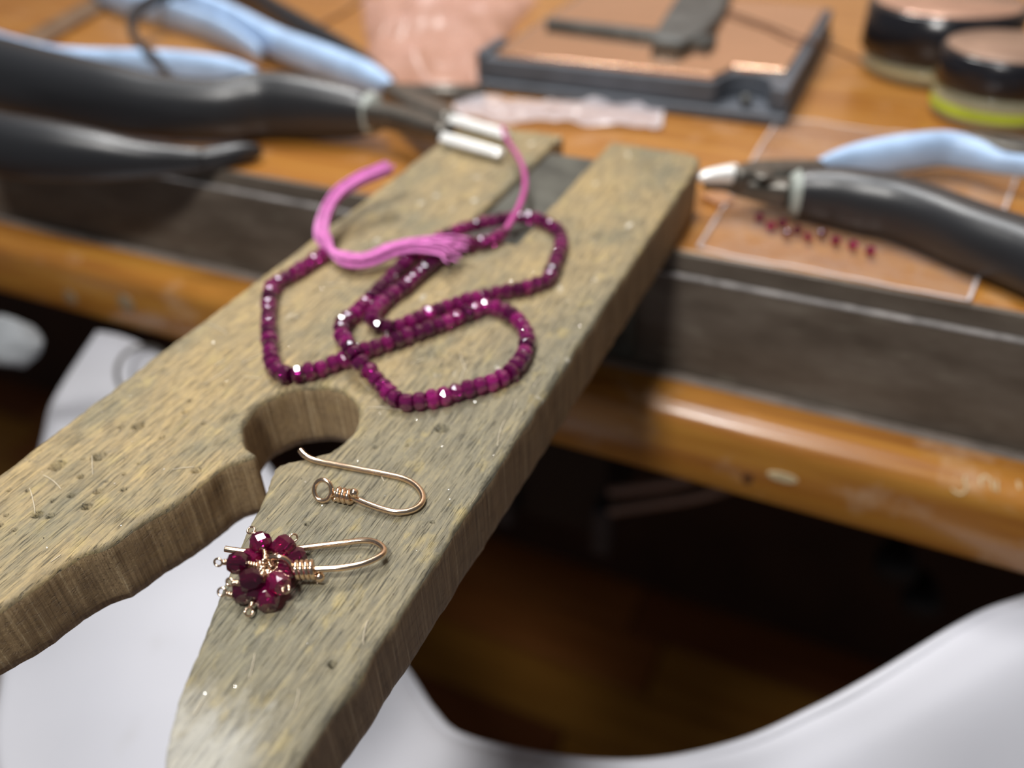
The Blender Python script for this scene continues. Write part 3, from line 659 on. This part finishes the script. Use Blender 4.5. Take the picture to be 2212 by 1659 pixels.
lob([(1716, 418, -8, 4.6, 5.6), (1745, 418, -8, 5.4, 6.8), (1800, 424, -8, 6.2, 7.9), (1860, 436, -8, 6.6, 8.4), (1930, 450, -8, 6.6, 8.4), (2010, 476, -8, 6.6, 8.3), (2100, 512, -8, 6.8, 8.3), (2212, 552, -8, 7.2, 8.4), (2350, 610, -8, 7.2, 8.4)], 'black_grip', M['rubber'], p3)
lob([(1706, 419, -8, 4.4, 5.2), (1722, 419, -8, 5.2, 6.6)], 'collar', M['collar'], p3)
lob([(1768, 354, -8, 1.2, 1.6), (1830, 346, -8, 3.0, 4.2), (1920, 336, -8, 4.0, 5.6), (2030, 322, -8, 4.0, 5.4), (2100, 334, -8, 3.2, 4.6), (2160, 352, -8, 2.4, 3.2), (2240, 362, -8, 2.2, 3.2), (2360, 370, -8, 2.4, 3.4)], 'blue_grip', M['blue'], p3)
lob([(1705, 418, -8, 3.4, 3.6), (1650, 408, -8, 3.6, 3.2), (1590, 398, -8, 3.0, 2.6), (1555, 396, -8, 1.6, 1.2)], 'joint', M['dark_steel'], p3, power=4)
lob([(1770, 372, -8, 2.6, 3.2), (1700, 376, -7, 4.2, 3.4), (1640, 380, -6, 4.6, 3.4), (1585, 384, -5, 2.6, 2.6)], 'joint', M['dark_steel'], p3, power=4)
c = on(1650, 376, -2.4); MB().lathe((c[0], c[1], -2.6), [(3.0, 0), (3.0, .5), (2.4, .8), (0.1, .8)], 20).build('pivot', M['dark_steel'], p3)
lob([(1590, 376, -5, 2.6, 2.6), (1560, 378, -5, 2.3, 2.2), (1525, 382, -5, 1.8, 1.6), (1500, 386, -5, .5, .5)], 'jaw', M['white_steel'], p3, power=3)
lob([(1592, 398, -8, 2.4, 1.8), (1560, 400, -8, 1.8, 1.4), (1520, 402, -8, 1.0, .9)], 'jaw', M['dark_steel'], p3, power=3)
st2 = empty('steel_tool', on(2150, 320, BT), 'steel tool with a bright edge lying behind the blue-gripped side cutters', 'tool')
lob([(2095, 312, -13, 1.2, 3.0), (2150, 322, -13, 3.2, 3.2), (2250, 336, -13, 3.8, 3.2), (2380, 350, -13, 4, 3.2)], 'handle', M['dark_steel'], st2, power=4)
lob([(2066, 291, -11, .9, .9), (2120, 296, -11, 1.2, 1.0), (2230, 306, -11, 1.2, 1.0), (2380, 320, -11, 1.2, 1.0)], 'bright_edge', M['bright_steel'], st2, power=4)

# ================================================================== THINGS ON THE BENCH
# bench block
bb = empty('bench_block', (-9, 345, BT), 'square bench block with a shiny top tinted copper by a painted-in reflection on a black base', 'bench block')
x0, x1, y0, y1 = -66, 47, 290, 402
poly = [(x0, y0), (x1-26, y0)]
for k in range(9):
    a = math.radians(180-k*180/8); poly.append((x1-15+9*math.cos(a), y0+1.5+13*math.sin(a)))
poly += [(x1, y0), (x1, y1), (x0, y1)]
MB().prism(poly, BT+4.2, -4.0).build('base', M['blockbase'], bb, bevel=0.7)
MB().box((x0-1, y0-2.5, BT), (x1+1.2, y1+1, BT+4.1)).build('foot', M['blockbase'], bb, bevel=0.9)
MB().box((x0-4, y0+1, BT+.1), (x0-0.2, y0+22, -2)).build('corner_lug', M['blockbase'], bb, bevel=1.2)
MB().prism([(x0+4, y0+2), (x1-26, y0+2), (x1-22, y0+15), (x1-4, y0+16), (x1-3, y1-3), (x0+4, y1-3)], -3.9, -2.2).build('top_plate', M['copper'], bb, bevel=0.3)
MB().ball((x1-14, y0+3, BT+6.3), 2.1).build('stud', M['darkgrey'], bb)
cl = empty('hand_tool', on(1420, 80, -2), 'dark grey tool head and diagonal bar across the bench block', 'tool')
a, b = on(1185, 48, -1), on(1540, 92, -1)
MB().loft(np.array([a, (a+b)/2, b]), [2.6, 3.6, 5.0], [1.5, 1.6, 1.8], 12, 4).build('diagonal_bar', M['darkgrey'], cl)  # tapered dark grey bar laid diagonally over the top plate
lob([(1440, 96, 0, 6, 2), (1480, 60, 0, 10, 2.2), (1510, 15, 0, 11, 2.6), (1540, -40, 0, 11, 2.6)], 'head', M['darkgrey'], cl, power=4)
# grey bar behind pliers
a, b = on(870, 200, BT+3), on(1046, 203, BT+3)
o = MB().loft(np.array([a, (a+b)/2, b]), 3.4, 2.8, 12, 4).build('steel_punch', M['dark_steel']); tag(o, 'short dull grey steel bar between the pliers and the bench block', 'steel bar')
# file at top left
a, b = on(60, 95, BT+1.6), on(260, -18, BT+1.6)
o = MB().loft(np.array([a-(b-a)*.1, a, b, b+(b-a)*.4]), 8.0, 1.6, 12, 5).build('flat_file', M['tooth']); tag(o, 'flat brown steel strip lying on the bench behind the blue grips', 'file')
# thin wires
def wire_obj(rows, name, label, r=.5, mat='wire', cat='wire'):
    o = MB().tube(cr([on(a, b, c) for a, b, c in rows], 8), r, 7).build(name, M[mat]); return tag(o, label, cat)
wire_obj([(630, 92, BT+.6), (690, 55, BT+.6), (750, 22, BT+.6), (800, -15, BT+.6)], 'wire', 'thin dark wire on the bench between blue grips and the pink bag', .6)
wire_obj([(1560, 20, -1.2), (1650, 52, -1.4), (1740, 85, -1.5), (1800, 105, -10), (1862, 132, BT+.6), (1900, 145, BT+.6)], 'wire', 'thin dark wire draped over the right edge of the bench block', .6)
# copper scrap at the jaws of the cutters
c0 = [on(1512, 425, BT+.5), on(1560, 418, BT+.5), on(1586, 436, BT+.5), on(1550, 446, BT+.5)]
o = MB().prism([tuple(q[:2]) for q in c0], BT+.6, BT+1.3).build('copper_scrap', M['copper']); tag(o, 'small bright copper scrap under the jaws of the side cutters', 'scrap')
# bags
def sheet(corners, nu, nv, amp, fq, seed, z0):
    c = [np.array(q, float) for q in corners]; rows_ = []
    for j in range(nv+1):
        v = j/nv; r_ = []
        for i in range(nu+1):
            u = i/nu; q = (c[0]*(1-u)+c[1]*u)*(1-v)+(c[3]*(1-u)+c[2]*u)*v
            h = amp*max(0, 0.45+mnoise.fractal((q[0]*fq, q[1]*fq, seed), 1.0, 2.0, 3))
            r_.append((q[0], q[1], z0+h))
        rows_.append(r_)
    return rows_
def bag(name, label, corners, amp, fq, seed, mat, edges=True, nu=30, nv=24, cat='bag', er=.5, z0=BT+.35):
    e = empty(name, np.mean([np.array(q) for q in corners], 0), label, cat)
    rows_ = sheet(corners, nu, nv, amp, fq, seed, z0)
    MB().grid(rows_).build('film', M[mat], e)
    if edges:
        for pth in (rows_[0], rows_[-1], [r_[0] for r_ in rows_], [r_[-1] for r_ in rows_]):
            MB().loft(np.array(pth)+[0, 0, .12], er, .16, 6).build('seam', M['film_edge'], e)
    return e
g1 = bag('zip_bag', 'flat clear plastic bag on the bench under the side cutters', [on(1507, 541, BT), on(2090, 656, BT), (121.5, 293, BT), on(1682, 258, BT)], 1.0, .05, 3, 'film')
g2 = bag('zip_bag', 'crumpled clear plastic strip in front of the bench block', [on(985, 262, BT), on(1425, 285, BT), on(1432, 232, BT), on(985, 226, BT)], 3.2, .09, 8, 'film_pale', er=.8)
def crumple(name, label, corners, amp, fq, seed, mat):
    e = empty(name, np.mean([np.array(q) for q in corners], 0), label, 'bag')
    rows_ = sheet(corners, 46, 46, amp, fq, seed, BT+.5); N = 46
    rows2 = []
    for j in range(N+1):
        r_ = []
        for i in range(N+1):
            x, y, z_ = rows_[j][i]; ed = min(i, j, N-i, N-j)/N
            env = min(1, ed*7)**.5; rid = 1-abs(mnoise.noise((x*.03, y*.03, seed+4)))*2.2
            r_.append((x+4*mnoise.noise((x*.06, y*.06, 2)), y+4*mnoise.noise((x*.06, y*.06, 5)), BT+.5+env*(3+max(0, rid)*5+max(0, (z_-BT))*1.0)))
        rows2.append(r_)
    MB().grid(rows2).build('film', M[mat], e); return e
crumple('plastic_bag', 'crumpled pinkish plastic bag between the pliers and the bench block', [on(800, 178, BT), on(1030, 192, BT), (-102, 425, BT), (-190, 395, BT)], 6, .05, 12, 'film_pink')
# tiny loose beads in the bag
seedm = bead_mesh('loose_bead', 1.3, .9, .25, 9, M['garnet_dark'], .6)
for k, (px, py) in enumerate([(1640, 470), (1665, 488), (1690, 482), (1722, 498), (1745, 512), (1775, 505), (1805, 520), (1842, 530), (1880, 542), (1700, 505)]):
    o = bpy.data.objects.new('loose_bead', seedm); COL.objects.link(o); c = on(px, py, BT+2.2); o.location = W(c); o.rotation_euler = (random.uniform(0, 3), random.uniform(0, 3), 0)
    tag(o, 'loose purple garnet bead in the clear bag under the side cutters', 'bead', 'loose garnet beads in the clear bag')
# jars
def jar(c, r, hb, hl, label, lidm, band, name='jar'):
    e = empty(name, (c[0], c[1], BT), label, 'jar'); o0 = (c[0], c[1], BT)
    MB().lathe(o0, [(r*.9, 0), (r*.98, 1), (r, 3), (r, hb-2), (r*.93, hb)], 44).build('glass_body', M['glass'], e)
    MB().lathe(o0, [(r*.85, 1.2), (r*.93, 2.5), (r*.93, hb*.5), (.1, hb*.5)], 40).build('contents', M['oil'], e)
    if band:
        m_ = MB(); n = 48; rr = r+.15
        vv = [(o0[0]+rr*math.cos(2*math.pi*k/n), o0[1]+rr*math.sin(2*math.pi*k/n), BT+z_) for z_ in band for k in range(n)]
        m_.add(vv, [(k, (k+1) % n, n+(k+1) % n, n+k) for k in range(n)]); m_.build('label_band', M['label_green'], e)
    ld = MB().lathe((c[0], c[1], BT+hb-.4), [(r*1.02, 0), (r*1.06, .6), (r*1.06, hl-1.0), (r*1.0, hl)], 48).build('lid', M['jarblack'], e)
    MB().lathe((c[0], c[1], BT+hb+hl-.35), [(r*.98, 0), (r*.97, .35), (.1, .36)], 48).build('lid_disc', lidm, ld)
    return e
jar((111, 325), 20.0, 12.0, 11.0, 'small glass jar with black lid and yellow-green band, nearer of two jars', M['lidtop'], (3.6, 6.6))
jar((90, 371), 26.5, 8.5, 17.0, 'larger black-lidded jar with pinkish top behind the banded jar', M['lidpink'], None)

# ================================================================== UNDER THE BENCH
rim = [(345, 757, -82), (430, 850, -92), (571, 1003, -112), (720, 1230, -130), (870, 1440, -140), (930, 1530, -142), (1000, 1588, -142), (1200, 1632, -135), (1400, 1641, -125), (1600, 1600, -112), (1760, 1530, -102), (1900, 1455, -94), (2100, 1335, -88), (2212, 1290, -84), (2400, 1240, -84)]
outr = [(212, 716, -82), (118, 865, -100), (95, 945, -112), (30, 1250, -140), (3, 1450, -160), (-10, 1660, -175), (100, 2000, -185), (600, 2300, -185), (1200, 2300, -180), (1700, 2300, -170), (2100, 2250, -160), (2400, 2100, -150), (2800, 1900, -130), (2900, 1700, -115), (3000, 1500, -100)]
Rm = cr([on(*q) for q in rim], 9); Ro = cr([on(*q) for q in outr], 9); rows = []
NV = 40
for j in range(NV+1):
    v = j/NV; r_ = []
    for i in range(len(Rm)):
        q = Rm[i]*(1-v)+Ro[i]*v; s_ = i/len(Rm)
        bulge = 7*math.sin(math.pi*v)*(0.3+0.7*min(1, s_*3))
        fold = 3.0*math.sin(v*9+s_*7+2*mnoise.noise((s_*3, v*2, 0)))*math.exp(-v*2.2)*min(1, v*6)*min(1, s_*4)
        fold += 2.5*mnoise.noise((q[0]*.02, q[1]*.02, q[2]*.02))*min(1, v*5)
        lip = -2.5*max(0, 1-v*14)**2
        r_.append((q[0], q[1], q[2]+bulge+fold+lip))
    rows.append(r_)
o = MB().grid(rows)
ca = empty('cloth_apron', on(900, 1600, -260), 'white cotton cloth hanging below the bench to catch scraps', 'cloth')
cl_ = o.build('sheet', M['cloth'], ca, solid=1.2)
hem = MB().tube(np.array(rows[0]), 1.5, 8).build('rolled_hem', M['cloth'], ca)
n = 36
pr_ = [on(312+60*math.cos(2*math.pi*k/n), 806+58*math.sin(2*math.pi*k/n), -79) for k in range(n)]
MB().loft(pr_, .8, .8, 8, 2, True).build('hanging_ring', M['dark_steel'], ca)
# black box with clips and cords
yb = 330
bx = empty('equipment_box', ony(1200, 1170, yb), 'matt black equipment box hanging in shadow under the bench', 'box')
a, b = ony(1080, 1000, yb), ony(1306, 1165, yb)
MB().box((a[0], yb, b[2]), (b[0], yb+90, -60)).build('casing', M['deepblack'], bx, bevel=3)
for px in (1094, 1302):
    q = ony(px, 1140, yb-4); MB().box((q[0]-6, yb-9, b[2]-6), (q[0]+6, yb-.3, b[2]+32)).build('clip', M['bluegrey'], bx, bevel=2)
for rws, lb in (([(1318, 1104), (1420, 1088), (1520, 1070), (1640, 1030), (1800, 980)], 'lower of two pale cords running from the black box under the bench'), ([(1318, 1062), (1400, 1052), (1470, 1040), (1600, 1000), (1760, 940)], 'upper of two pale cords running from the black box under the bench')):
    o = MB().tube(cr([ony(px, py, 318) for px, py in rws], 8), 2.6, 8).build('pale_cord', M['cord']); tag(o, lb, 'cord')
for (px, py, r), lb in (((1935, 1215, 13), 'upper dark round knob in shadow under the right rail'), ((1990, 1290, 12), 'lower dark round knob in shadow under the right rail')):
    c = ony(px, py, 420); m_ = MB(); m_.loft(np.array([[c[0], 405, c[2]], [c[0], 410, c[2]], [c[0], 425, c[2]], [c[0], 440, c[2]]]), [r*.7, r, r, r*.5], [r*.7, r, r, r*.5], 18)
    o = m_.build('drawer_knob', M['deepblack']); tag(o, lb, 'knob')
# grey bundle far left below the rail
c = ony(8, 738, 148); m_ = MB(); m_.ball((0, 0, 0), 1, 30, 18)
m_.v = [(c[0]+17*x*(1+.25*mnoise.noise((x*2, y*2, z_*2))), c[1]+10*y, c[2]+8*z_*(1+.4*mnoise.noise((x*2+4, y*2, z_*2)))) for x, y, z_ in m_.v]
o = m_.build('grey_bundle', M['greycloth']); tag(o, 'light grey crumpled cloth bundle under the left end of the bench', 'bundle')
